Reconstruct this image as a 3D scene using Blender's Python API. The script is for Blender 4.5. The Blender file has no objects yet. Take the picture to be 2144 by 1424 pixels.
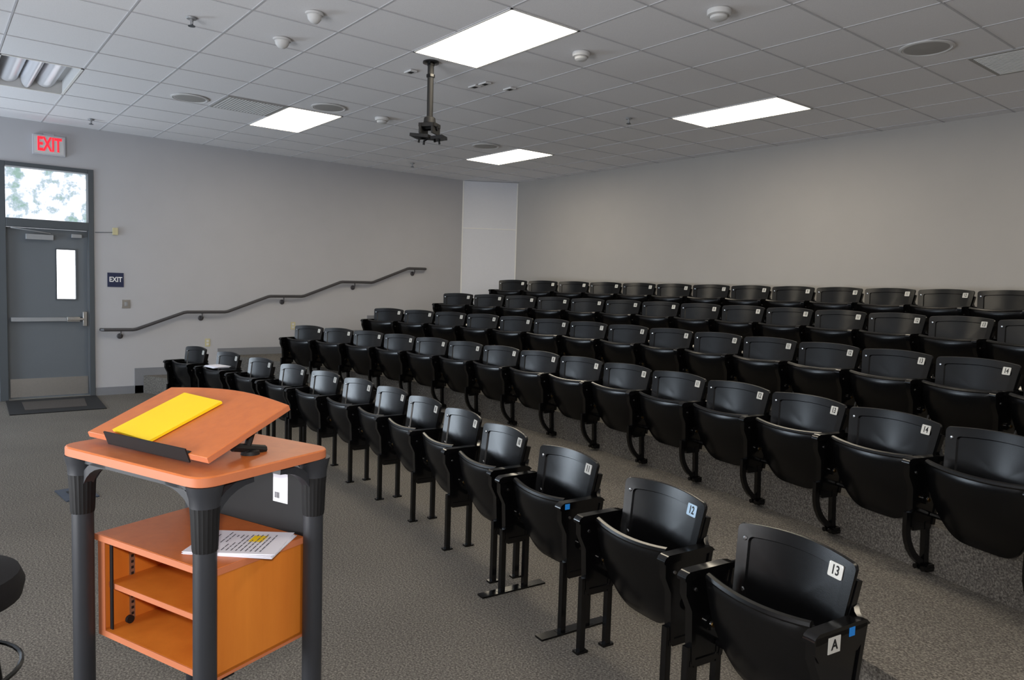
import bpy, bmesh, math, random
from mathutils import Vector, Matrix
random.seed(3)
scene=bpy.context.scene
COL=scene.collection
try:
    scene.view_settings.view_transform='Standard'
except Exception: pass

# ------------------------------------------------------------ room constants
CAMZ=1.542; H=3.305; WX=-10.447; WY=8.0; RX=1.7; FY=-2.6
RISE=0.228

# ------------------------------------------------------------ materials
def s2l(c):
    return tuple(((x/255)/12.92 if x/255<=0.04045 else (((x/255)+.055)/1.055)**2.4) for x in c)
def mat(name,rgb,rough=.5,metal=0,spec=.5,noise=0,nscale=20,bump=0,bscale=200,coat=0):
    m=bpy.data.materials.new(name); m.use_nodes=True; nt=m.node_tree; b=nt.nodes['Principled BSDF']
    c=s2l(rgb); b.inputs['Base Color'].default_value=(*c,1)
    b.inputs['Roughness'].default_value=rough; b.inputs['Metallic'].default_value=metal
    b.inputs['Specular IOR Level'].default_value=spec
    b.inputs['Coat Weight'].default_value=coat
    tc=nt.nodes.new('ShaderNodeTexCoord')
    if noise:
        n=nt.nodes.new('ShaderNodeTexNoise'); n.inputs['Scale'].default_value=nscale; n.inputs['Detail'].default_value=3
        nt.links.new(tc.outputs['Object'],n.inputs['Vector'])
        r=nt.nodes.new('ShaderNodeValToRGB'); r.color_ramp.elements[0].position=.3; r.color_ramp.elements[1].position=.7
        r.color_ramp.elements[0].color=(*[x*(1-noise) for x in c],1); r.color_ramp.elements[1].color=(*[min(1,x*(1+noise)) for x in c],1)
        nt.links.new(n.outputs['Fac'],r.inputs['Fac']); nt.links.new(r.outputs['Color'],b.inputs['Base Color'])
    if bump:
        n=nt.nodes.new('ShaderNodeTexNoise'); n.inputs['Scale'].default_value=bscale; n.inputs['Detail'].default_value=2
        nt.links.new(tc.outputs['Object'],n.inputs['Vector'])
        bp=nt.nodes.new('ShaderNodeBump'); bp.inputs['Strength'].default_value=bump; bp.inputs['Distance'].default_value=.002
        nt.links.new(n.outputs['Fac'],bp.inputs['Height']); nt.links.new(bp.outputs['Normal'],b.inputs['Normal'])
    return m
def emis(name,rgb,st):
    m=bpy.data.materials.new(name); m.use_nodes=True; nt=m.node_tree; b=nt.nodes['Principled BSDF']
    c=s2l(rgb); b.inputs['Base Color'].default_value=(*c,1); b.inputs['Emission Color'].default_value=(*c,1); b.inputs['Emission Strength'].default_value=st
    return m
def wood(name,a,bc,scale,rough=.4):
    m=bpy.data.materials.new(name); m.use_nodes=True; nt=m.node_tree; b=nt.nodes['Principled BSDF']
    tc=nt.nodes.new('ShaderNodeTexCoord'); mp=nt.nodes.new('ShaderNodeMapping'); mp.inputs['Scale'].default_value=scale
    n=nt.nodes.new('ShaderNodeTexNoise'); n.inputs['Scale'].default_value=1; n.inputs['Detail'].default_value=6; n.inputs['Roughness'].default_value=.6
    r=nt.nodes.new('ShaderNodeValToRGB'); r.color_ramp.elements[0].position=.3; r.color_ramp.elements[1].position=.7
    r.color_ramp.elements[0].color=(*s2l(a),1); r.color_ramp.elements[1].color=(*s2l(bc),1)
    nt.links.new(tc.outputs['Object'],mp.inputs['Vector']); nt.links.new(mp.outputs['Vector'],n.inputs['Vector'])
    nt.links.new(n.outputs['Fac'],r.inputs['Fac']); nt.links.new(r.outputs['Color'],b.inputs['Base Color'])
    b.inputs['Roughness'].default_value=rough
    return m
def carpet(name):
    m=bpy.data.materials.new(name); m.use_nodes=True; nt=m.node_tree; b=nt.nodes['Principled BSDF']
    tc=nt.nodes.new('ShaderNodeTexCoord')
    n=nt.nodes.new('ShaderNodeTexNoise'); n.inputs['Scale'].default_value=115; n.inputs['Detail'].default_value=4; n.inputs['Roughness'].default_value=.7
    nt.links.new(tc.outputs['Object'],n.inputs['Vector'])
    r=nt.nodes.new('ShaderNodeValToRGB'); cr=r.color_ramp
    cr.elements[0].position=.34; cr.elements[0].color=(*s2l((68,65,62)),1)
    cr.elements[1].position=.66; cr.elements[1].color=(*s2l((146,141,133)),1)
    e=cr.elements.new(.5); e.color=(*s2l((104,100,95)),1)
    nt.links.new(n.outputs['Fac'],r.inputs['Fac'])
    n2=nt.nodes.new('ShaderNodeTexNoise'); n2.inputs['Scale'].default_value=1.3; n2.inputs['Detail'].default_value=3
    nt.links.new(tc.outputs['Object'],n2.inputs['Vector'])
    r2=nt.nodes.new('ShaderNodeValToRGB'); r2.color_ramp.elements[0].position=.3; r2.color_ramp.elements[1].position=.7
    r2.color_ramp.elements[0].color=(.86,.86,.86,1); r2.color_ramp.elements[1].color=(1,1,1,1)
    nt.links.new(n2.outputs['Fac'],r2.inputs['Fac'])
    mx=nt.nodes.new('ShaderNodeMix'); mx.data_type='RGBA'; mx.blend_type='MULTIPLY'; mx.inputs[0].default_value=1
    nt.links.new(r.outputs['Color'],mx.inputs[6]); nt.links.new(r2.outputs['Color'],mx.inputs[7])
    nt.links.new(mx.outputs[2],b.inputs['Base Color'])
    bp=nt.nodes.new('ShaderNodeBump'); bp.inputs['Strength'].default_value=.4; bp.inputs['Distance'].default_value=.004
    nt.links.new(n.outputs['Fac'],bp.inputs['Height']); nt.links.new(bp.outputs['Normal'],b.inputs['Normal'])
    b.inputs['Roughness'].default_value=.95; b.inputs['Specular IOR Level'].default_value=.15
    return m
M={}
M['wall']=mat('wall_paint',(180,180,184),.75,noise=.015,nscale=3,bump=.15,bscale=150)
M['wallw']=mat('wall_paint_back',(168,165,162),.75,noise=.015,nscale=3,bump=.15,bscale=150)
M['white']=mat('white_panel',(205,206,212),.45,noise=.01)
M['ceil']=mat('ceiling_tile',(226,225,227),.9,noise=.03,nscale=120,bump=.4,bscale=260)
M['grid']=mat('ceiling_grid',(190,190,194),.6)
M['carpet']=carpet('carpet')
M['base']=mat('rubber_baseboard',(122,124,130),.6,noise=.02)
M['black']=mat('black_plastic',(8,8,9),.25,spec=.40,bump=.06,bscale=320,noise=.1)
M['bmetal']=mat('black_powdercoat',(6,6,7),.18,spec=.5,noise=.08)
M['matte']=mat('matte_black',(20,20,22),.6,spec=.35,noise=.1)
M['legs']=mat('dark_grey_leg',(46,48,53),.42,noise=.03)
M['plate']=mat('seat_number_plate',(205,204,198),.35,noise=.02)
M['plateb']=mat('seat_number_plate_blue',(176,206,232),.3,noise=.02)
M['ink']=mat('black_ink',(18,18,20),.6)
M['bolt']=mat('bolt_chrome',(210,210,212),.25,metal=1)
M['brass']=mat('bolt_brass',(190,150,90),.3,metal=1)
M['blue']=mat('blue_sticker',(35,135,225),.5)
M['door']=mat('door_paint',(98,104,110),.5,noise=.02,nscale=4)
M['frame']=mat('door_frame_paint',(72,77,82),.5,noise=.02,nscale=4)
M['steel']=mat('brushed_steel',(175,172,168),.35,metal=.85,noise=.04,nscale=60)
M['steeld']=mat('grey_metal',(150,152,155),.45,metal=.3,noise=.02)
M['rail']=mat('handrail_paint',(70,68,70),.4,noise=.03)
M['lam']=wood('laminate_top',(194,104,48),(206,114,54),(30,30,30),.38)
M['edge']=mat('laminate_edge',(196,116,78),.5,noise=.02)
M['woodp']=wood('cherry_wood_panel',(196,108,34),(218,130,46),(9,9,1.4),.45)
M['yellow']=mat('yellow_pad',(250,212,10),.6,noise=.02,nscale=8)
M['paper']=mat('paper',(236,236,246),.7,noise=.01)
M['text']=mat('printed_text',(95,95,105),.7)
M['navy']=mat('navy_sign',(28,38,72),.4)
M['signw']=mat('sign_white',(235,235,235),.5)
M['signs']=mat('exit_sign_body',(190,190,196),.5)
M['red']=emis('exit_letters',(245,34,52),1.0)
M['lens']=emis('light_lens',(255,242,218),14.0)
M['trim']=mat('fixture_trim',(225,224,220),.5)
M['dev']=mat('device_white',(206,206,206),.5)
M['devd']=mat('device_grey',(160,158,156),.7,bump=.4,bscale=500)
M['mirror']=mat('troffer_reflector',(232,233,238),.3,metal=.5)
M['beige']=mat('outlet_beige',(196,188,150),.5)
M['matrub']=mat('doormat_rubber',(24,24,26),.8,bump=.5,bscale=90)
M['matcen']=mat('doormat_pile',(72,66,62),.95,noise=.2,nscale=80)
M['fabric']=mat('black_fabric',(20,20,24),.95,bump=.5,bscale=400)
M['fbox']=mat('floor_box_cover',(52,62,78),.5)
def foliage():
    m=bpy.data.materials.new('outdoor_foliage'); m.use_nodes=True; nt=m.node_tree
    for n in list(nt.nodes): nt.nodes.remove(n)
    o=nt.nodes.new('ShaderNodeOutputMaterial'); e=nt.nodes.new('ShaderNodeEmission')
    tc=nt.nodes.new('ShaderNodeTexCoord'); n=nt.nodes.new('ShaderNodeTexNoise'); n.inputs['Scale'].default_value=5.5; n.inputs['Detail'].default_value=6; n.inputs['Roughness'].default_value=.65
    r=nt.nodes.new('ShaderNodeValToRGB'); cr=r.color_ramp
    cr.elements[0].position=.36; cr.elements[0].color=(*s2l((165,200,190)),1)
    cr.elements[1].position=.54; cr.elements[1].color=(1.6,1.65,1.75,1)
    k=cr.elements.new(.45); k.color=(*s2l((212,230,245)),1)
    nt.links.new(tc.outputs['Object'],n.inputs['Vector']); nt.links.new(n.outputs['Fac'],r.inputs['Fac'])
    nt.links.new(r.outputs['Color'],e.inputs['Color']); e.inputs['Strength'].default_value=1.0
    nt.links.new(e.outputs[0],o.inputs[0]); return m
M['foliage']=foliage()
M['daylight']=emis('outdoor_daylight',(250,252,255),2.5)
def glass():
    m=bpy.data.materials.new('window_glass'); m.use_nodes=True; nt=m.node_tree
    for n in list(nt.nodes): nt.nodes.remove(n)
    o=nt.nodes.new('ShaderNodeOutputMaterial'); a=nt.nodes.new('ShaderNodeBsdfTransparent'); g=nt.nodes.new('ShaderNodeBsdfGlossy'); g.inputs['Roughness'].default_value=.05
    x=nt.nodes.new('ShaderNodeMixShader'); x.inputs[0].default_value=.06
    nt.links.new(a.outputs[0],x.inputs[1]); nt.links.new(g.outputs[0],x.inputs[2]); nt.links.new(x.outputs[0],o.inputs[0]); return m
M['glass']=glass()

# ------------------------------------------------------------ mesh builder
class MB:
    def __init__(s): s.v=[]; s.f=[]; s.m=[]; s.mats=[]
    def mi(s,k):
        if k not in s.mats: s.mats.append(k)
        return s.mats.index(k)
    def add(s,vs,fs,k,T=None):
        o=len(s.v); i=s.mi(k)
        for p in vs:
            p=Vector(p)
            if T is not None: p=T@p
            s.v.append(p)
        for f in fs: s.f.append([a+o for a in f]); s.m.append(i)
    def box(s,a,b,k,T=None):
        x0,x1=sorted((a[0],b[0])); y0,y1=sorted((a[1],b[1])); z0,z1=sorted((a[2],b[2]))
        s.add([(x0,y0,z0),(x1,y0,z0),(x1,y1,z0),(x0,y1,z0),(x0,y0,z1),(x1,y0,z1),(x1,y1,z1),(x0,y1,z1)],
              [(0,3,2,1),(4,5,6,7),(0,1,5,4),(1,2,6,5),(2,3,7,6),(3,0,4,7)],k,T)
    def prism(s,poly,lo,hi,k,axis='z',T=None):
        n=len(poly)
        def mk(p,h):
            if axis=='z': return (p[0],p[1],h)
            if axis=='x': return (h,p[0],p[1])
            return (p[0],h,p[1])
        vs=[mk(p,lo) for p in poly]+[mk(p,hi) for p in poly]
        fs=[tuple(range(n))[::-1],tuple(range(n,2*n))]+[(i,(i+1)%n,n+(i+1)%n,n+i) for i in range(n)]
        s.add(vs,fs,k,T)
    def tube(s,pts,r,k,n=10,T=None,sq=None,up=(0,0,1),radii=None):
        pts=[Vector(p) for p in pts]; vs=[]; fs=[]; N=n if sq is None else 4
        prev=None
        for i,p in enumerate(pts):
            if i==0: t=pts[1]-pts[0]
            elif i==len(pts)-1: t=pts[-1]-pts[-2]
            else: t=(pts[i+1]-p).normalized()+(p-pts[i-1]).normalized()
            t.normalize()
            if prev is None:
                a=Vector(up)
                if abs(a.dot(t))>.95: a=Vector((1,0,0))
                u=(a-t*a.dot(t)).normalized()
            else: u=(prev-t*prev.dot(t)).normalized()
            prev=u; w=t.cross(u)
            rr=r if radii is None else radii[i]
            for j in range(N):
                if sq is None:
                    an=2*math.pi*j/N; q=p+u*math.cos(an)*rr+w*math.sin(an)*rr
                else:
                    cx,cy=[(1,1),(-1,1),(-1,-1),(1,-1)][j]; q=p+u*cx*sq[0]/2+w*cy*sq[1]/2
                vs.append(q)
        L=len(pts)
        for i in range(L-1):
            for j in range(N): fs.append((i*N+j,i*N+(j+1)%N,(i+1)*N+(j+1)%N,(i+1)*N+j))
        fs.append(tuple(range(N))[::-1]); fs.append(tuple((L-1)*N+j for j in range(N)))
        s.add(vs,fs,k,T)
    def lathe(s,prof,k,n=24,T=None):
        vs=[];fs=[];L=len(prof)
        for (r,z) in prof:
            for j in range(n):
                a=2*math.pi*j/n; vs.append((r*math.cos(a),r*math.sin(a),z))
        for i in range(L-1):
            for j in range(n): fs.append((i*n+j,i*n+(j+1)%n,(i+1)*n+(j+1)%n,(i+1)*n+j))
        fs.append(tuple(range(n))[::-1]); fs.append(tuple((L-1)*n+j for j in range(n)))
        s.add(vs,fs,k,T)
    def shell(s,outl,c,rings,surf,th,k,T=None):
        """rounded panel in xz; surf(x,z,s)->y of the front; th thickness to +y"""
        n=len(outl); vs=[]; fs=[]
        for side in (0,1):
            vs.append((c[0],surf(c[0],c[1],0)+side*th,c[1]))
            for q in rings:
                for (x,z) in outl:
                    X=c[0]+(x-c[0])*q; Z=c[1]+(z-c[1])*q
                    vs.append((X,surf(X,Z,q)+side*th,Z))
        B=1+n*len(rings)
        for side in (0,1):
            o=side*B
            for j in range(n): fs.append((o,o+1+j,o+1+(j+1)%n))
            for i in range(len(rings)-1):
                for j in range(n): fs.append((o+1+i*n+j,o+1+i*n+(j+1)%n,o+1+(i+1)*n+(j+1)%n,o+1+(i+1)*n+j))
        base=1+n*(len(rings)-1)
        mo=len(vs)
        for (x,z) in outl:
            X=c[0]+(x-c[0])*1.012; Z=c[1]+(z-c[1])*1.012
            vs.append((X,surf(x,z,1)+th*.5,Z))
        for j in range(n):
            j2=(j+1)%n
            fs.append((base+j,base+j2,mo+j2,mo+j)); fs.append((mo+j,mo+j2,B+base+j2,B+base+j))
        s.add(vs,fs,k,T)
    def mesh(s,name,ang=35,recalc=True):
        me=bpy.data.meshes.new(name); me.from_pydata([tuple(p) for p in s.v],[],s.f)
        for k in s.mats: me.materials.append(M[k])
        for p,i in zip(me.polygons,s.m): p.material_index=i; p.use_smooth=True
        if recalc:
            bm=bmesh.new(); bm.from_mesh(me); bmesh.ops.recalc_face_normals(bm,faces=bm.faces); bm.to_mesh(me); bm.free()
        try: me.set_sharp_from_angle(angle=math.radians(ang))
        except Exception: pass
        me.update(); return me
def link(name,me,parent=None,loc=None,rot=None,bevel=0):
    o=bpy.data.objects.new(name,me); COL.objects.link(o)
    if parent: o.parent=parent
    if loc: o.location=loc
    if rot: o.rotation_euler=rot
    if bevel:
        b=o.modifiers.new('bevel','BEVEL'); b.width=bevel; b.segments=2; b.limit_method='ANGLE'; b.angle_limit=math.radians(40)
    return o
def obj(name,mb,parent=None,loc=None,rot=None,bevel=0,ang=35):
    return link(name,mb.mesh(name,ang),parent,loc,rot,bevel)
def rounded(corners,radii,step=.04,n=6):
    out=[]; N=len(corners)
    for i in range(N):
        p=Vector(corners[i]); a=Vector(corners[i-1]); b=Vector(corners[(i+1)%N]); r=radii[i]
        p1=p+(a-p).normalized()*r; p2=p+(b-p).normalized()*r
        if out:
            l=(p1-Vector(out[-1])).length; m=int(l/step)
            q=Vector(out[-1])
            for t in range(1,m): out.append(tuple(q.lerp(p1,t/m)))
        for t in range(n+1):
            u=t/n; q=(1-u)**2*p1+2*u*(1-u)*p+u*u*p2; out.append(tuple(q))
    q=Vector(out[-1]); p1=Vector(out[0]); l=(p1-q).length; m=int(l/step)
    for t in range(1,m): out.append(tuple(q.lerp(p1,t/m)))
    return out
_tc={}
def text_geo(body,size,ext=.0006,off=.0):
    key=(body,size,ext,off)
    if key in _tc: return _tc[key]
    cu=bpy.data.curves.new('t','FONT'); cu.body=body; cu.size=size; cu.align_x='CENTER'; cu.align_y='CENTER'; cu.extrude=ext; cu.offset=off; cu.resolution_u=3
    o=bpy.data.objects.new('t',cu); COL.objects.link(o)
    dg=bpy.context.evaluated_depsgraph_get(); me=bpy.data.meshes.new_from_object(o.evaluated_get(dg))
    g=([v.co.copy() for v in me.vertices],[tuple(p.vertices) for p in me.polygons])
    bpy.data.objects.remove(o); bpy.data.meshes.remove(me); bpy.data.curves.remove(cu)
    _tc[key]=g; return g
def TR(x,y,z): return Matrix.Translation((x,y,z))
def RT(a,ax): return Matrix.Rotation(math.radians(a),4,ax)

# ------------------------------------------------------------ room shell
TX0,TX1,TY0,TY1=-8.68,-7.45,.512,1.122   # recess of the unlit troffer
mb=MB(); mb.box((WX-.15,FY-.15,-.1),(RX+.15,WY+.15,0),'carpet'); obj('floor',mb)
mb=MB(); z0,z1=H+.005,H+.2
for a,b in [((WX-.15,FY-.15),(RX+.15,TY0)),((WX-.15,TY1),(RX+.15,WY+.15)),((WX-.15,TY0),(TX0,TY1)),((TX1,TY0),(RX+.15,TY1))]:
    mb.box((a[0],a[1],z0),(b[0],b[1],z1),'ceil')
ceil=obj('ceiling',mb)
# ceiling T-bar grid
GX=-5.012; GY=2.952; G=.61
mb=MB()
i=int((WX-GX)/G)-1
while GX+i*G<RX:
    x=GX+i*G
    if x>WX: mb.box((x-.006,FY,H+.0005),(x+.006,TY0 if TX0+.1<x<TX1-.1 else WY,H+.006),'grid')
    if TX0+.1<x<TX1-.1: mb.box((x-.006,TY1,H+.0005),(x+.006,WY,H+.006),'grid')
    i+=1
i=int((FY-GY)/G)-1
while GY+i*G<WY:
    y=GY+i*G
    if y>FY: mb.box((WX,y-.006,H+.001),(RX,y+.006,H+.0065),'grid')
    i+=1
obj('ceiling_grid',mb)
DY0,DY1,DZ=.67,1.65,2.81
mb=MB()
mb.box((WX-.15,FY,0),(WX,DY0,H+.005),'wall'); mb.box((WX-.15,DY1,0),(WX,WY+.15,H+.005),'wall'); mb.box((WX-.15,DY0,DZ),(WX,DY1,H+.005),'wall')
obj('wall_left',mb)
mb=MB(); mb.box((WX-.15,WY,0),(RX+.15,WY+.15,H+.005),'wallw'); obj('wall_back',mb)
mb=MB(); mb.box((RX,FY,0),(RX+.15,WY,H+.005),'wall'); obj('wall_right',mb)
mb=MB(); mb.box((WX,FY-.15,0),(RX,FY,H+.005),'wall'); obj('wall_front',mb)
# diagonal corner panel
mb=MB(); mb.prism([(WX,7.2),(-9.94,WY),(WX,WY)],4*RISE,H,'white','z')
obj('wall_corner',mb)
p0=Vector((WX,7.2,0)); p1=Vector((-9.94,WY,0)); dd=(p1-p0).normalized(); nn=Vector((dd.y,-dd.x,0))
mb=MB()
a=p0+nn*.001; L=(p1-p0).length
TT=Matrix.Translation(a)@Matrix(((dd.x,nn.x,0,0),(dd.y,nn.y,0,0),(0,0,1,0),(0,0,0,1)))
mb.box((0,0,.93),(.02,.008,H-.01),'trim',TT); mb.box((L-.02,0,.93),(L,.008,H-.01),'trim',TT)
mb.box((0.02,0,2.5),(L-.02,.006,2.515),'trim',TT)
obj('trim_1',mb)

# ------------------------------------------------------------ arcs of the rows
XC=-5.242
ROW={'B':(4.384,.076,-.166,.887),'C':(5.589,.081,-.203,1.116),'D':(6.819,.086,-.258,1.342),'E':(7.80,.074,-.279,1.579)}
def arcpt(yb,k,a): return XC+math.sin(k*a)/k, yb-(1-math.cos(k*a))/k, -k*a
def arcy(yb,k,x): return yb-.5*k*(x-XC)**2-.125*k**3*(x-XC)**4
RIS=[(3.28,.076),(4.384-.06,.076),(5.589-.06,.081),(6.819-.06,.086)]
PX0,PX1=WX+.001,RX-.001
xs=[PX0+(PX1-PX0)*i/40 for i in range(41)]
mb=MB()
for k,(yb,kp) in enumerate(RIS):
    z0=k*RISE; z1=z0+RISE
    vs=[];fs=[]
    for x in xs:
        y=arcy(yb,kp,x); yn=arcy(*RIS[k+1],x) if k<3 else WY-.001
        vs+=[(x,y,max(.001,z0-.001)),(x,y,z1),(x,yn+(.001 if k<3 else 0),z1)]
    for i in range(40):
        a=i*3; fs+=[(a,a+3,a+4,a+1),(a+1,a+4,a+5,a+2)]
    mb.add(vs,fs,'carpet')
me=mb.mesh('floor_tiers',35,recalc=False)
link('floor_tiers',me)
# baseboards
mb=MB()
segs=[(FY,DY0-.0,0),(DY1,arcy(*RIS[0],WX),0)]
for k in range(4):
    y0=arcy(*RIS[k],WX); y1=arcy(*RIS[k+1],WX) if k<3 else 7.2
    segs.append((y0,y1,(k+1)*RISE))
for y0,y1,z in segs: mb.box((WX,y0-(.0 if z==0 else .1),z if z==0 else z-RISE),(WX+.012,y1,z+.1),'base')
obj('baseboard_left',mb)
mb=MB(); mb.box((-9.94,WY-.012,4*RISE),(RX,WY,4*RISE+.1),'base'); obj('baseboard_back',mb)

# ------------------------------------------------------------ door
e=bpy.data.objects.new('door_1',None); COL.objects.link(e); e.location=(WX,1.16,0)
ox,oy=WX,1.16
def L3(x,y,z): return (x-ox,y-oy,z)
mb=MB()
for a,b in [((WX-.14,.67,0),(WX+.02,.755,2.81)),((WX-.14,1.60,0),(WX+.02,1.66,2.81)),((WX-.14,.755,2.76),(WX+.02,1.60,2.81)),((WX-.14,.755,2.06),(WX+.02,1.60,2.16))]:
    mb.box(L3(*a),L3(*b),'frame')
obj('frame',mb,e,bevel=.004)
mb=MB() # leaf with window opening
wy0,wy1,wz0,wz1=1.265,1.465,1.215,1.815
for a,b in [((-.09,.76,.012),(-.045,wy0,2.055)),((-.09,wy1,.012),(-.045,1.595,2.055)),((-.09,wy0,.012),(-.045,wy1,wz0)),((-.09,wy0,wz1),(-.045,wy1,2.055))]:
    mb.box(L3(WX+a[0],a[1],a[2]),L3(WX+b[0],b[1],b[2]),'door')
obj('leaf',mb,e)
mb=MB()
for a,b in [((wy0-.015,wz0-.015),(wy0,wz1+.015)),((wy1,wz0-.015),(wy1+.015,wz1+.015)),((wy0,wz0-.015),(wy1,wz0)),((wy0,wz1),(wy1,wz1+.015))]:
    mb.box(L3(WX-.046,a[0],a[1]),L3(WX-.036,b[0],b[1]),'frame')
obj('window_bead',mb,e)
mb=MB(); mb.box(L3(WX-.07,wy0,wz0),L3(WX-.066,wy1,wz1),'glass'); mb.box(L3(WX-.07,.755,2.16),L3(WX-.066,1.60,2.76),'glass'); obj('glass_panes',mb,e)
mb=MB(); mb.box(L3(WX-.045,.775,.03),L3(WX-.040,1.585,.25),'steel'); obj('kick_plate',mb,e)
mb=MB(); mb.box(L3(WX-.045,.79,.94),L3(WX+.005,1.36,.99),'steeld'); mb.box(L3(WX-.045,1.36,.935),L3(WX+.012,1.50,.995),'steel'); mb.box(L3(WX-.045,1.53,.88),L3(WX+.02,1.575,1.06),'steel')
mb.box(L3(WX-.0,1.36,.955),L3(WX+.03,1.54,.98),'steel')
obj('panic_bar',mb,e,bevel=.005)
mb=MB(); mb.box(L3(WX-.045,.95,1.92),L3(WX+.02,1.23,1.985),'steeld'); mb.box(L3(WX-.045,1.42,1.965),L3(WX+.012,1.53,2.01),'steeld')
mb.tube([L3(WX+.0,1.2,2.0),L3(WX+.05,.98,2.025),L3(WX+.03,.80,2.045)],.008,'steeld',6)
obj('door_closer',mb,e,bevel=.005)
mb=MB(); mb.box(L3(WX-.14,.755,0),L3(WX+.02,1.60,.012),'steel'); obj('threshold',mb,e)
# outdoors
mb=MB(); mb.add([(WX-1.6,-1.5,1.95),(WX-1.6,4.5,1.95),(WX-1.6,4.5,4.5),(WX-1.6,-1.5,4.5)],[(0,1,2,3)],'foliage')
obj('outdoor_trees',mb)
mb=MB(); mb.add([(WX-1.6,-1.5,-.1),(WX-1.6,4.5,-.1),(WX-1.6,4.5,1.95),(WX-1.6,-1.5,1.95)],[(0,1,2,3)],'daylight')
obj('outdoor_daylight_backdrop',mb)  # glowing sheet added as blown-out daylight behind the door window, not a wall
# door mat
mb=MB(); mb.prism([(-10.40,.72),(-10.40,1.66),(-9.36,1.60),(-9.36,.68)],0,.010,'matrub'); mb.prism([(-10.2,.86),(-10.2,1.50),(-9.60,1.44),(-9.60,.84)],.010,.013,'matcen'); obj('door_mat',mb)

# text helper onto wall_left (facing +x)
def wtext(body,size,y,z,x,k,name,parent=None,off=0,sx=1,ext=.0015):
    v,f=text_geo(body,size,ext,off)
    mb=MB(); T=Matrix(((0,0,1,x),(1,0,0,y),(0,1,0,z),(0,0,0,1)))@Matrix.Diagonal((sx,1,1,1))
    mb.add(v,f,k,T); return link(name,mb.mesh(name,35,False),parent)
def shape(name,fn,bevel=0):
    mb=MB(); fn(mb); return obj(name,mb,bevel=bevel)
s=shape('lit_exit_sign',lambda m:(m.box((WX,1.03,2.925),(WX+.05,1.36,3.155),'signs'),m.box((WX+.05,1.045,2.94),(WX+.053,1.345,3.14),'dev'),m.box((WX,1.14,3.155),(WX+.03,1.25,3.18),'signs')),.004)
wtext('EXIT',.225,1.197,3.042,WX+.0555,'red','letters',s,off=.006,sx=.54)
s=shape('exit_wall_sign',lambda m:(m.box((WX,1.805,1.375),(WX+.006,1.99,1.555),'navy'),m.box((WX+.006,1.84,1.40),(WX+.0065,1.955,1.405),'navy')),.002)
wtext('EXIT',.088,1.898,1.468,WX+.0075,'signw','letters',s,off=.002,sx=.82)
shape('wall_switch',lambda m:(m.box((WX,1.965,1.105),(WX+.006,2.065,1.215),'steel'),m.box((WX+.006,2.0,1.135),(WX+.02,2.03,1.185),'steeld')),.002)
shape('door_sensor',lambda m:(m.box((WX,1.865,2.03),(WX+.03,1.925,2.12),'beige'),m.tube([(WX+.01,1.67,2.05),(WX+.01,1.78,2.055),(WX+.012,1.87,2.06)],.004,'frame',6)),.002)
for nm,y,z in [('wall_outlet',3.02,.64),('wall_outlet',4.23,.86)]:
    shape(nm,lambda m:(m.box((WX,y-.035,z-.055),(WX+.006,y+.035,z+.055),'beige'),m.box((WX+.006,y-.016,z+.008),(WX+.009,y+.016,z+.036),'dev'),m.box((WX+.006,y-.016,z-.036),(WX+.009,y+.016,z-.008),'dev')),.0015)

# ------------------------------------------------------------ handrail
HR=[(1.735,.836),(2.10,.834),(2.714,1.062),(3.246,1.064),(3.847,1.291),(4.347,1.295),(4.953,1.526),(5.479,1.53),(6.12,1.776),(6.46,1.78)]
rx=WX+.075
pts=[(WX+.012,HR[0][0]-.01,HR[0][1]),(rx-.02,HR[0][0],HR[0][1])]
for i,(y,z) in enumerate(HR):
    if 0<i<len(HR)-1:
        a=Vector(HR[i-1]);b=Vector((y,z));c=Vector(HR[i+1])
        p=b+(a-b).normalized()*.02; q=b+(c-b).normalized()*.02
        pts+=[(rx,p.x,p.y),(rx,q.x,q.y)]
    elif i==0: pts.append((rx,y+.02,z))
    else: pts+=[(rx,y-.02,z),(rx-.02,y,z),(WX+.012,y+.01,z)]
mb=MB(); mb.tube(pts,.021,'rail',10)
for y,z in [(1.94,.835),(2.93,1.063),(4.06,1.293),(5.18,1.528),(6.24,1.778)]:
    mb.tube([(rx,y,z-.018),(rx,y,z-.055),(rx-.02,y,z-.08),(WX+.01,y,z-.085)],.009,'rail',8)
    mb.lathe([(.036,0),(.036,.008),(.02,.016)],'rail',14,TR(WX,y,z-.085)@RT(90,'Y'))
obj('handrail',mb,ang=12)

# ------------------------------------------------------------ ceiling fittings
def light_panel(cx,cy):
    e=MB(); x0,x1,y0,y1=cx-.605,cx+.605,cy-.30,cy+.30
    t=.014
    e.box((x0,y0,H-.004),(x1,y0+t,H+.004),'trim'); e.box((x0,y1-t,H-.004),(x1,y1,H+.004),'trim')
    e.box((x0,y0,H-.004),(x0+t,y1,H+.004),'trim'); e.box((x1-t,y0,H-.004),(x1,y1,H+.004),'trim')
    e.box((x0+t,y0+t,H-.001),(x1-t,y1-t,H+.004),'lens')
    return obj('ceiling_light_panel',e)
gx,gy,sx,sy=-4.402,3.257,3.665,3.045
for cx in (gx,gx-sx,gx+sx):
    for cy in (gy,gy+sy): light_panel(cx,cy)
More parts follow.
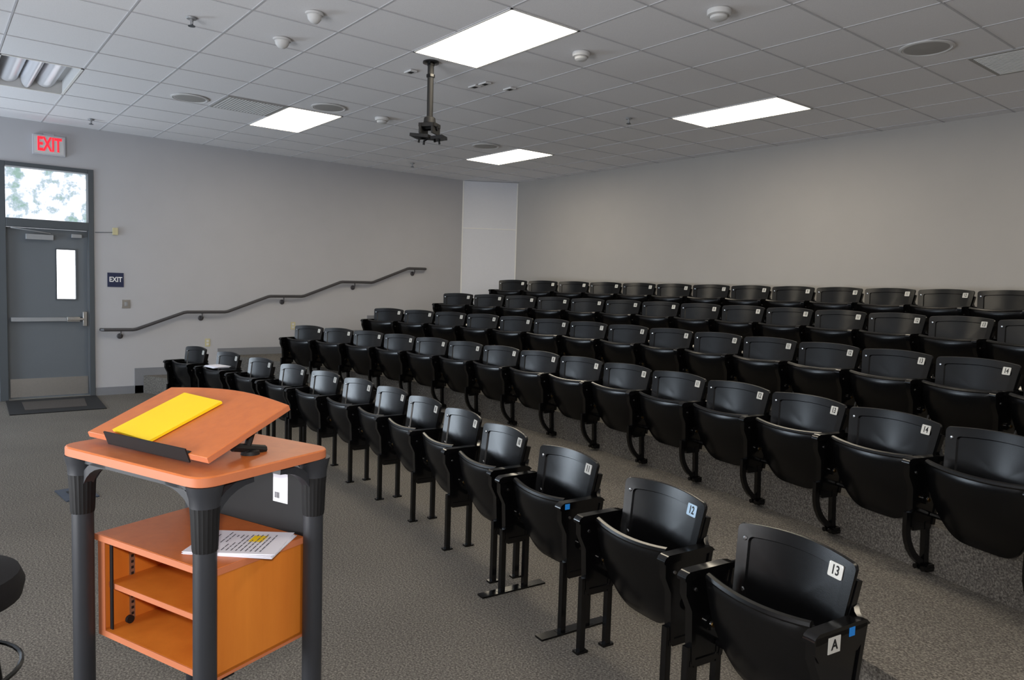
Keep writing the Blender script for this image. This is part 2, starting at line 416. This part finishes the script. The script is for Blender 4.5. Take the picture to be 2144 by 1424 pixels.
# unlit indirect troffer, recessed: two curved baskets along its length
mb=MB(); x0,x1,y0,y1=TX0,TX1,TY0,TY1
mb.box((x0,y0,H-.003),(x1,y0+.02,H+.004),'trim'); mb.box((x0,y1-.02,H-.003),(x1,y1,H+.004),'trim'); mb.box((x0,y0,H-.003),(x0+.02,y1,H+.004),'trim'); mb.box((x1-.02,y0,H-.003),(x1,y1,H+.004),'trim')
mb.box((x0+.002,y0+.002,H+.13),(x1-.002,y1-.002,H+.14),'dev')
for (a,b) in [((x0+.002,y0+.002),(x1-.002,y0+.012)),((x0+.002,y1-.012),(x1-.002,y1-.002)),((x0+.002,y0+.012),(x0+.012,y1-.012)),((x1-.012,y0+.012),(x1-.002,y1-.012))]:
    mb.box((a[0],a[1],H+.004),(b[0],b[1],H+.13),'dev')
n=16
for c,rad,dep in ((.665,.085,.085),(.817,.055,.115),(.969,.085,.085)):
    vs=[]
    for i in range(n+1):
        a=math.pi*i/n
        for x in (x0+.02,x1-.02): vs.append((x,c+rad*math.cos(a),H+.125-dep*math.sin(a)))
    mb.add(vs,[(2*i,2*i+1,2*i+3,2*i+2) for i in range(n)],'mirror')
obj('unlit_ceiling_troffer',mb)
# return air grilles
def grille(x0,y0,name='return_air_grille'):
    mb=MB(); x1=x0+.6;y1=y0+.6
    mb.box((x0,y0,H-.006),(x1,y1,H-.0005),'devd')
    for i in range(18): mb.box((x0+.03,y0+.03+i*.0305,H-.010),(x1-.03,y0+.045+i*.0305,H-.006),'dev')
    obj(name,mb)
grille(-8.057,2.347); grille(-2.26,6.0)
for x,y in [(-7.85,2.1),(-2.36,5.55),(-7.19,3.27),(-7.65,5.61)]:
    mb=MB(); mb.lathe([(.175,0),(.175,-.006),(.16,-.010),(.155,-.006)],'dev',32); mb.lathe([(.157,-.005),(.08,-.011),(.02,-.012)],'devd',32)
    obj('ceiling_speaker',mb,loc=(x,y,H))
for x,y,r in [(-2.93,3.93,.075),(-4.13,3.89,.065),(-7.21,3.89,.075)]:
    mb=MB(); mb.lathe([(r,0),(r,-.02),(r*.95,-.03),(r*.75,-.032),(r*.7,-.05),(r*.5,-.058),(.01,-.06)],'dev',24)
    mb.lathe([(r*.78,-.030),(r*.78,-.036)],'devd',24)
    obj('smoke_detector',mb,loc=(x,y,H))
for x,y,r in [(-4.77,2.06,.06),(-5.44,2.1,.065)]:
    mb=MB(); mb.lathe([(r,0),(r,-.012),(r*.8,-.016),(r*.72,-.04),(r*.45,-.06),(.005,-.068)],'dev',24)
    obj('ceiling_motion_sensor',mb,loc=(x,y,H))
for x,y in [(-5.45,1.47),(-9.79,1.54),(-5.32,5.72),(-9.55,5.67)]:
    mb=MB(); mb.lathe([(.036,0),(.032,-.008),(.012,-.010),(.010,-.03),(.010,-.05)],'steeld',16); mb.lathe([(.024,-.052),(.024,-.056)],'frame',14)
    mb.tube([(.012,0,-.03),(.016,0,-.042),(.004,0,-.052)],.003,'bolt',5); mb.tube([(-.012,0,-.03),(-.016,0,-.042),(-.004,0,-.052)],.003,'bolt',5)
    obj('fire_sprinkler',mb,loc=(x,y,H))
for x,y in [(-5.47,3.21),(-5.46,3.86),(-5.32,3.87),(-5.30,4.13)]:
    mb=MB(); mb.box((-.055,-.03,0),(.055,.03,-.012),'dev'); mb.box((-.02,-.018,-.012),(.03,.018,-.014),'matte'); obj('ceiling_cable_plate',mb,loc=(x,y,H))
# projector mount
mb=MB()
mb.lathe([(.065,0),(.065,-.012),(.03,-.016),(.03,-.03)],'bmetal',20)
mb.tube([(0,0,0),(0,0,-.47)],.025,'matte',14)
mb.lathe([(.034,-.12),(.034,-.10)],'bmetal',14)
mb.lathe([(.03,-.43),(.045,-.44),(.05,-.48),(.04,-.49)],'matte',16)
mb.box((-.07,-.06,-.515),(.07,.06,-.485),'matte')
mb.box((-.06,-.075,-.57),(-.045,.075,-.49),'matte'); mb.box((.045,-.075,-.57),(.06,.075,-.49),'matte')
mb.tube([(-.07,0,-.52),(.07,0,-.52)],.02,'bmetal',10)
mb.box((-.08,-.07,-.60),(.08,.07,-.575),'matte',RT(6,'Y'))
mb.box((-.02,-.08,-.625),(.08,.03,-.60),'bmetal',RT(-6,'Y'))
for a in (35,145,215,325):
    c,s_=math.cos(math.radians(a)),math.sin(math.radians(a))
    mb.tube([(c*.03,s_*.03,-.60),(c*.08,s_*.08,-.61),(c*.085,s_*.085,-.64)],.009,'bmetal',6)
obj('projector_ceiling_mount',mb,loc=(-5.13,3.196,H),rot=(0,0,.6))

# ------------------------------------------------------------ auditorium seats
LZ=.665; PITCH=.566
def back_surf(x,z,s=1):
    y=(z-LZ)*.19-.034*(x/.24)**2
    if 0<=s<.80: y+=.008
    return y
def build_seat(sides,mount,dz=0.0,bars=False,wide=True):
    """origin: tread level under the backrest; front is -y. sides: (sign, shared)"""
    mb=MB(); T=TR(0,0,dz)
    HW=.268 if wide else .226
    HB=.215 if wide else .188
    o=rounded([(-HB,.30),(HB,.30),(HW,.713),(-HW,.713)],[.07,.07,.022,.022])
    o=[(x,z+(.016*(1-(x/HW)**2) if z>.5 else 0)*min(1,max(0,(z-.5)/.2))) for x,z in o]
    mb.shell(o,(0,.52),[.3,.55,.79,.81,.93,1.0],back_surf,.016,'black',T)
    for x,z in [(-HW+.032,.668),(-HW+.055,.50),(HW-.055,.50)]:
        mb.lathe([(.0085,0),(.007,.004),(.002,.005)],'bolt',8,T@TR(x,back_surf(x,z)-.0,z)@RT(90,'X'))
    # steel bracket wings running up the back sides
    for sgn in (-1,1):
        P=[(sgn*(HB+.004+(HW-HB-.014)*(z-.35)/.315),back_surf(HW-.01,z)+.028,z) for z in (.34,.42,.52,.62,.665)]
        mb.tube(P,0,'bmetal',T=T,sq=(.026,.020),up=(0,1,0))
    # tipped-up seat, underside facing forward
    ZT=.562; ZB=.212
    SW=.246 if wide else .208
    k=SW/.224
    def seat_surf(x,z,s=1):
        t=(z-ZB)/(ZT-ZB); t=max(0,min(1.05,t))
        y=-.105-.105*t-.035*math.sin(math.pi*min(1,t*.9))*(1-.6*(x/.24)**2)+.020*(x/.22)**2
        if s>.96: y+=.006
        return y
    o=rounded([(-.125*k,ZB),(.125*k,ZB),(.212*k,.36),(SW,ZT),(-SW,ZT),(-.212*k,.36)],[.06,.06,.10,.030,.030,.10],.035)
    o=[(x,z-.014*(1-(x/SW)**2) if z>ZT-.035 else z) for x,z in o]
    mb.shell(o,(0,.40),[.25,.5,.7,.88,.97,1.0],seat_surf,.026,'black',T)
    P=[(x,seat_surf(x,ZT-.004)+.010,ZT-.005-.014*(1-(x/SW)**2)) for x in [-SW+.006+(2*SW-.012)*i/10 for i in range(11)]]
    mb.tube(P,.0145,'black',8,T=T)
    for i in range(3):
        z=ZT-.045-.015*i
        P=[(x,seat_surf(x,z)-.001,z-.01*(1-(x/SW)**2)) for x in [-.12+.24*j/6 for j in range(7)]]
        mb.tube(P,.0032,'black',5,T=T)
    for sgn,shared in sides: pass
    hx=PITCH/2 if wide else .25
    mb.tube([(-hx+.015,-.085,.29),(hx-.015,-.085,.29)],.013,'bmetal',8,T=T)
    for sgn,shared in sides:
        X=sgn*(PITCH/2 if wide else (.277 if shared else .250))
        # arm rest
        A=[(-.262,.550),(-.256,.562),(-.240,.571),(-.06,.573),(-.02,.568),(-.005,.554),(-.04,.548),(-.20,.542),(-.240,.538),(-.260,.540)]
        mb.prism(A,X-.020,X+.020,'bmetal','x',T)
        # cast side plate
        S=[(-.252,.545),(-.245,.49),(-.215,.44),(-.20,.30),(-.19,.22),(-.08,.22),(-.055,.30),(-.035,.44),(-.02,.545)]
        mb.prism(S,X-.010,X+.010,'bmetal','x',T)
        mb.tube([(X,-.242,.54),(X,-.240,.49),(X,-.210,.43),(X,-.20,.24)],0,'bmetal',T=T,sq=(.032,.018),up=(1,0,0))
        mb.tube([(X,-.02,.55),(X,-.04,.43),(X,-.070,.24)],0,'bmetal',T=T,sq=(.032,.018),up=(1,0,0))
        for s2 in ((-1,1) if shared else (-sgn,)):
            mb.tube([(X,-.03,.47),(X+s2*.060,.0,.47)],.010,'bmetal',6,T=T)
            mb.tube([(X,-.025,.556),(X+s2*.022,-.012,.566),(X+s2*.040,.006,.585)],0,'bmetal',T=T,sq=(.022,.016))
        for s2 in (-1,1):
            mb.lathe([(.026,0),(.026,.010),(.012,.014),(.010,.020)],'bmetal',12,T@TR(X+s2*.010,-.13,.37)@RT(90*s2,'Y'))
            mb.lathe([(.009,.014),(.009,.024)],'brass',8,T@TR(X+s2*.010,-.13,.37)@RT(90*s2,'Y'))
            mb.lathe([(.007,0),(.006,.004)],'bolt',8,T@TR(X+s2*.010,-.20,.50)@RT(90*s2,'Y'))
        if mount=='riser':
            arc=[(X,-.225,.31)]
            for i in range(9):
                a=math.radians(180+82*i/8); arc.append((X,-.010+.215*math.cos(a),.240+.212*math.sin(a)))
            mb.tube(arc,0,'bmetal',sq=(.022,.030),up=(1,0,0))
            mb.tube([(X,-.105,.26),(X,-.095,.05)],0,'bmetal',sq=(.026,.030),up=(1,0,0))
            mb.box((X-.03,-.110,.016),(X+.03,-.062,.050),'bmetal')
            for s2 in (-1,1):
                mb.tube([(X+s2*.02,-.130,.032),(X+s2*.02,-.062,.032)],.013,'bmetal',8)
        else:
            for y in (-.215,-.075):
                mb.tube([(X,y,.30+dz),(X,y,.004)],0,'bmetal',sq=(.026,.026),up=(1,0,0))
                mb.box((X-.018,y-.028,0),(X+.018,y+.028,.010),'bmetal')
            mb.tube([(X,-.215,.24+dz),(X,-.075,.24+dz)],0,'bmetal',sq=(.02,.03),up=(0,0,1))
            if bars: mb.box((X-.026,-.34,0),(X+.026,.04,.009),'bmetal')
    return mb.mesh('auditorium_seat',38)
V={}
def seat_mesh(key):
    if key not in V: V[key]=build_seat(*key)
    return V[key]
_pl={}
def plate_mesh(n,k='plate'):
    if (n,k) in _pl: return _pl[(n,k)]
    mb=MB()
    mb.prism(rounded([(-.028,-.023),(.028,-.023),(.028,.023),(-.028,.023)],[.005]*4,1,2),0,.002,k,'z')
    for x in (-.024,.024): mb.lathe([(.0025,.002),(.002,.003)],'bolt',6,TR(x,.018,0))
    v,f=text_geo(n,.042,.0004,.0007)
    mb.add(v,f,'ink',TR(0,-.0005,.0027)@Matrix.Diagonal((.80,1,1,1)))
    _pl[(n,k)]=mb.mesh('number_plate',35); return _pl[(n,k)]
def place_seat(x,y,ang,z,key,n,px,k='plate'):
    o=link('auditorium_seat',seat_mesh(key),None,(x,y,z),(0,0,ang))
    dz=key[2]; pz=.674
    T=TR(px,back_surf(px,pz)-.0016,pz+dz)@RT(-math.degrees(math.atan(2*.034*px/.0576)),'Z')@RT(90-10.7,'X')
    p=bpy.data.objects.new('number_plate',plate_mesh(str(n),k)); COL.objects.link(p); p.parent=o; p.matrix_local=T
    return o
OFF=.180
for row,(yb,kp,x7,lz) in ROW.items():
    lev={'B':1,'C':2,'D':3,'E':4}[row]; z=lev*RISE
    last=15
    for n in range(1,last+1):
        a=(n-7)*PITCH+x7-OFF
        x,y,an=arcpt(yb,kp,a)
        if n==1: sides=((-1,False),)
        elif n==last: sides=((-1,True),(1,False))
        else: sides=((-1,True),)
        place_seat(x,y,an+math.radians(.5),z,(sides,'riser' if row!='E' else 'floor',0.0,False,True),n,OFF)
OFF=.153
AX=[(-8.45,2.41),(-7.72,2.53),(-7.02,2.62),(-6.36,2.68),(-5.76,2.72),(-5.20,2.745),(-4.65,2.73),(-4.12,2.68),(-3.57,2.61),(-3.02,2.51),(-2.40,2.42),(-1.72,2.31),(-1.08,2.185)]
seatA={}
for i,(x,y) in enumerate(AX):
    n=i+1
    j0=max(0,i-1); j1=min(12,i+1)
    an=math.atan2(AX[j1][1]-AX[j0][1],AX[j1][0]-AX[j0][0])+math.radians(3.5 if n>10 else 2.5)
    if n in (1,2,3,4,11,12,13): sides=((-1,False),(1,False))
    elif n==10: sides=((-1,True),(1,False))
    elif n==5: sides=((-1,False),)
    else: sides=((-1,True),)
    o=place_seat(x-OFF*math.cos(an),y-OFF*math.sin(an),an,0,(sides,'floor',.027,n==11,False),n,OFF,'plateb' if n==12 else 'plate')
    seatA[n]=o
# row letter and stickers on the aisle side
o=seatA[13]
mb=MB(); X=.250+.020
mb.prism([(-.255,.567),(-.255,.52),(-.235,.492),(-.06,.492),(-.03,.52),(-.02,.567)],X-.008,X,'bmetal','x',TR(0,0,.020)); obj('aisle_end_flange',mb,o)
mb=MB(); mb.box((X,-.200,.530),(X+.0015,-.146,.578),'plate')
v,f=text_geo('A',.042,.0004,.001); mb.add(v,f,'ink',TR(X+.0022,-.173,.554)@RT(90,'Z')@RT(90,'X')); obj('row_letter_plate',mb,o)
mb=MB(); mb.box((X,-.105,.562),(X+.0015,-.080,.588),'blue'); obj('blue_sticker',mb,o)
mb=MB(); mb.box((X-.001,-.235,.570),(X+.0015,-.210,.594),'blue'); obj('blue_sticker',mb,seatA[11])
# loose papers on second seat
mb=MB(); 
for i in range(4): mb.box((-.13,-.22+.006*i,.605+.004*i),(.10,-.05,.608+.004*i),'paper',RT(3*i-4,'Z'))
obj('paper_sheets',mb,seatA[2])

# ------------------------------------------------------------ lectern
th=21.0
LF=bpy.data.objects.new('wooden_lectern',None); COL.objects.link(LF)
LF.location=(-1.832,.513,0); LF.rotation_euler=(0,0,math.radians(th))
TW,TD,TZ=.630,.450,1.05
mb=MB()
o=rounded([(0,0),(0,TD),(-TW,TD),(-TW,0)],[.06]*4,1,6)
mb.prism(o,TZ-.028,TZ,'lam','z')
t=obj('table_top',mb,LF,bevel=.004)
mb=MB()
cx,cy=-TW/2,TD/2
o2=[(cx+(x-cx)*1.003,cy+(y-cy)*1.004) for x,y in o]
mb.prism(o2,TZ-.026,TZ-.004,'edge','z'); obj('table_edge_band',mb,LF)
LEG=[(-.045,.047),(-.045,.418),(-.590,.047),(-.590,.418)]
mb=MB()
for lx,ly in LEG:
    mb.tube([(lx,ly,.05),(lx,ly,.86)],.029,'legs',20)
    mb.tube([(lx,ly,0.0),(lx,ly,.05)],.02,'matte',12)
    n=40; vs=[];fs=[]
    prof=[(.0295,.85),(.031,.86),(.034,.94),(.036,.965)]
    for (r,z) in prof:
        for j in range(n):
            a=2*math.pi*j/n; rr=r+(.0010 if j%2 else -.0006); vs.append((lx+rr*math.cos(a),ly+rr*math.sin(a),z))
    for i in range(len(prof)-1):
        for j in range(n): fs.append((i*n+j,i*n+(j+1)%n,(i+1)*n+(j+1)%n,(i+1)*n+j))
    fs.append(tuple((len(prof)-1)*n+j for j in range(n)))
    mb.add(vs,fs,'matte')
    mb.lathe([(.037,.965),(.038,.985),(.042,1.0),(.047,TZ-.028)],'legs',24,TR(lx,ly,0))
    sx_=1 if lx<-.3 else -1; sy_=1 if ly<.2 else -1
    for dx,dy in ((sx_,0),(0,sy_)):
        P=[]
        for i in range(8):
            a=math.radians(90*i/7); P.append((lx+dx*(.01+.13*(1-math.cos(a))),ly+dy*(.01+.13*(1-math.cos(a))),.90+.11*math.sin(a)))
        mb.tube(P,0,'legs',sq=(.03,.022),up=(dy,dx,0))
for ly in (.047,.418): mb.tube([(-.06,ly,TZ-.04),(-.58,ly,TZ-.04)],0,'legs',sq=(.02,.03))
obj('legs',mb,LF)
# reading board
bl=Vector((0,.085,1.082)); bh=Vector((0,.352,1.184)); bd=(bh-bl); bw=bd.length; ba=math.atan2(bd.z,bd.y)
TB=TR(-.318,.066,1.068)@Matrix.Rotation(ba,4,'X')
hw=.264
poly=[(-hw,0),(hw,0),(hw,bw)]+[(hw-2*hw*i/14,bw+.035*math.sin(math.pi*i/14)) for i in range(1,14)]+[(-hw,bw)]
mb=MB(); mb.prism(poly,0,.018,'lam','z',TB); obj('reading_board',mb,LF,bevel=.002)
mb=MB(); mb.prism([(x*1.002,y-.0006 if y<.01 else y+.0008) for x,y in poly],.0015,.0165,'edge','z',TB); obj('board_edge_band',mb,LF)
mb=MB()
mb.box((-.17,-.005,-.006),(.19,-.001,.034),'matte',TB)
mb.box((-.17,-.001,.0185),(.19,.010,.0200),'matte',TB)
obj('pencil_ledge',mb,LF)
mb=MB(); 
for x in (-.12,-.55):
    mb.tube([(x,.23,TZ),(x,.26,1.125)],.010,'matte',8); mb.tube([(x,.30,TZ+.005),(x,.19,TZ+.03)],.012,'matte',8); mb.lathe([(.026,0),(.024,.010),(.013,.014)],'matte',16,TR(x,.25,TZ))
obj('tilt_hinge',mb,LF)
mb=MB(); PT=TB@TR(-.065,.012,.0205)@RT(-5,'Z')
mb.box((-.105,0,0),(.085,.235,.006),'yellow',PT); mb.box((-.105,0,.0062),(.085,.235,.0068),'yellow',PT@RT(.8,'Z'))
obj('yellow_notepad',mb,LF)
# cabinet between the legs
cx0,cx1,cy0,cy1,cz0,cz1=-.575,-.070,.084,.404,.474,.781
mb=MB()
tk=.018
mb.box((cx0-.004,cy0-.008,cz1-.02),(cx1+.004,cy1,cz1),'lam')
mb.box((cx0,cy0,cz0),(cx1,cy1,cz0+tk),'woodp')
mb.box((cx1-tk,cy0,cz0),(cx1,cy1,cz1-.02),'woodp'); mb.box((cx0,cy0,cz0),(cx0+tk,cy1,cz1-.02),'woodp')
mb.box((cx0,cy1-.012,cz0),(cx1,cy1,cz1-.02),'woodp')
mb.box((cx0+tk,cy0+.02,cz0+.140),(cx1-tk,cy1-.012,cz0+.156),'woodp')
obj('cabinet',mb,LF,bevel=.0015)
mb=MB()
mb.box((cx0-.001,cy0-.002,cz0),(cx0+.032,cy0,cz1-.02),'edge'); mb.box((cx1-tk,cy0-.002,cz0),(cx1+.001,cy0,cz1-.02),'edge')
mb.box((cx0,cy0-.0025,cz0),(cx1,cy0-.0003,cz0+tk),'edge'); mb.box((cx0+tk,cy0+.0185,cz0+.140),(cx1-tk,cy0+.0198,cz0+.156),'edge')
mb.box((cx0-.005,cy0-.010,cz1-.019),(cx1+.005,cy0-.008,cz1-.001),'edge'); mb.box((cx1+.004,cy0-.008,cz1-.019),(cx1+.006,cy1,cz1-.001),'edge'); mb.box((cx1,cy0,cz0),(cx1+.0015,cy1,cz0+.008),'edge')
obj('cabinet_edging',mb,LF)
mb=MB()
mb.box((cx0+.034,cy0+.012,cz0+tk),(cx0+.046,cy0+.016,cz1-.02),'matte')
for Y in (cy0+.09,cy0+.24):
    mb.box((cx0+tk,Y-.008,cz0+tk),(cx0+tk+.004,Y+.008,cz1-.02),'steel')
    for i in range(14): mb.box((cx0+tk+.004,Y-.004,cz0+tk+.012+i*.018),(cx0+tk+.0048,Y+.004,cz0+tk+.020+i*.018),'ink')
mb.lathe([(.012,0),(.012,.01)],'matte',12,TR(cx0+.05,cy0+.06,cz0+.035)@RT(90,'Y'))
obj('shelf_rails',mb,LF)
mb=MB(); mb.lathe([(.012,cz0-.03),(.02,cz0-.02),(.02,cz0)],'matte',14,TR(cx1-.10,cy0+.04,0)); mb.box((cx0+.05,cy0+.05,cz0-.02),(cx1-.02,cy0+.09,cz0),'matte'); obj('cabinet_bracket',mb,LF)
mb=MB(); mb.prism(rounded([(cx0+.02,cz1-.25),(cx1+.002,cz1-.25),(cx1+.002,cz1+.205),(cx0+.02,cz1+.205)],[.001,.001,.07,.07],1,8),cy1+.001,cy1+.013,'matte','y'); obj('modesty_panel',mb,LF)
mb=MB(); lx=cx1-.130; lz=cz1+.085
mb.box((lx,cy1-.0005,lz),(lx+.062,cy1+.001,lz+.09),'paper')
for i,w in enumerate([1,2,1,1,2,1,2,1]): mb.box((lx+.008+i*.0026,cy1-.0012,lz+.012),(lx+.008+i*.0026+w*.0007,cy1-.0005,lz+.030),'ink')
obj('inventory_label',mb,LF)
# papers on the cabinet top
e=bpy.data.objects.new('paper_stack',None); COL.objects.link(e); e.parent=LF; e.location=(cx1-.085,cy0+.165,cz1); e.rotation_euler=(0,0,math.radians(28))
mb=MB()
for i in range(7):
    mb.box((-.125,-.09,.0015*i+.0005),(.125,.09,.0015*i+.0017),'paper',RT(random.uniform(-3,3),'Z')@TR(random.uniform(-.005,.005),0,0))
obj('sheets',mb,e)
mb=MB(); zt=.0125
for i in range(15):
    x=-.108+i*.0135
    y=-.075
    while y<.05:
        w=random.uniform(.008,.03)
        if random.random()<.8: mb.box((x,y,zt),(x+.0035,min(.07,y+w),zt+.0001),'text')
        y+=w+.004
mb.box((.02,.0,zt),(.06,.05,zt+.00005),'yellow')
obj('printed_lines',mb,e)

# office chair partly in frame at left
mb=MB()
mb.lathe([(.05,.43),(.20,.435),(.245,.455),(.255,.50),(.24,.54),(.15,.565),(.01,.57)],'fabric',36)
for a in (40,130,220,310):
    c,s_=math.cos(math.radians(a)),math.sin(math.radians(a))
    mb.tube([(c*.14,s_*.14,.44),(c*.19,s_*.19,.40),(c*.25,s_*.25,0.0)],.013,'bmetal',10)
P=[(.24*math.cos(math.radians(40+10*i)),.24*math.sin(math.radians(40+10*i)),.22) for i in range(37)]
mb.tube(P,.008,'bmetal',6)
obj('padded_stool',mb,loc=(-2.945,-.005,0))
# floor box
mb=MB(); mb.box((-.16,-.10,0),(.16,.10,.008),'fbox'); mb.box((-.07,-.05,.008),(.07,.05,.012),'matte'); obj('floor_outlet_box',mb,loc=(-5.8,.8,0),rot=(0,0,.1))

# ------------------------------------------------------------ lights
def area(name,loc,target,size,sy_,power,col):
    l=bpy.data.lights.new(name,'AREA'); l.shape='RECTANGLE'; l.size=size; l.size_y=sy_; l.energy=power; l.color=col
    o=bpy.data.objects.new(name,l); COL.objects.link(o); o.location=loc
    o.rotation_euler=(Vector(target)-Vector(loc)).to_track_quat('-Z','Y').to_euler(); return o
area('window_and_ceiling_fill',(-8.5,FY+.05,1.25),(-7.0,1.8,2.8),3.4,1.6,250,(.76,.88,1))  # inferred window light behind camera left, tilted up as added ceiling fill
area('window_and_ceiling_fill',(-3.0,FY+.05,1.25),(-3.6,1.8,3.0),3.6,1.7,260,(.95,.97,1))  # added fill aimed up at the ceiling; no window is built here
l=bpy.data.lights.new('camera_flash','AREA'); l.size=.09; l.energy=42; l.color=(1,.96,.92)
o=bpy.data.objects.new('camera_flash',l); COL.objects.link(o); o.location=(.02,-.03,CAMZ+.14)
o.rotation_euler=(Vector((-3.2,4.0,.9))-o.location).to_track_quat('-Z','Y').to_euler()
w=bpy.data.worlds.new('w'); scene.world=w; w.use_nodes=True
w.node_tree.nodes['Background'].inputs[0].default_value=(.75,.85,1,1); w.node_tree.nodes['Background'].inputs[1].default_value=.4

# ------------------------------------------------------------ camera
psi,pit,rol=[math.radians(a) for a in (51.284,4.198,-1.774)]
f=Vector((-math.sin(psi)*math.cos(pit),math.cos(psi)*math.cos(pit),-math.sin(pit)))
r=Vector((math.cos(psi),math.sin(psi),0)); d=f.cross(r)
r2=r*math.cos(rol)+d*math.sin(rol); d2=-r*math.sin(rol)+d*math.cos(rol)
cam=bpy.data.cameras.new('camera'); co=bpy.data.objects.new('camera',cam); COL.objects.link(co)
Mx=Matrix((( r2.x,-d2.x,-f.x,0),(r2.y,-d2.y,-f.y,0),(r2.z,-d2.z,-f.z,CAMZ),(0,0,0,1)))
co.matrix_world=Mx
cam.sensor_width=36; cam.lens=1537/2144*36; cam.clip_start=.03; cam.clip_end=100
scene.camera=co
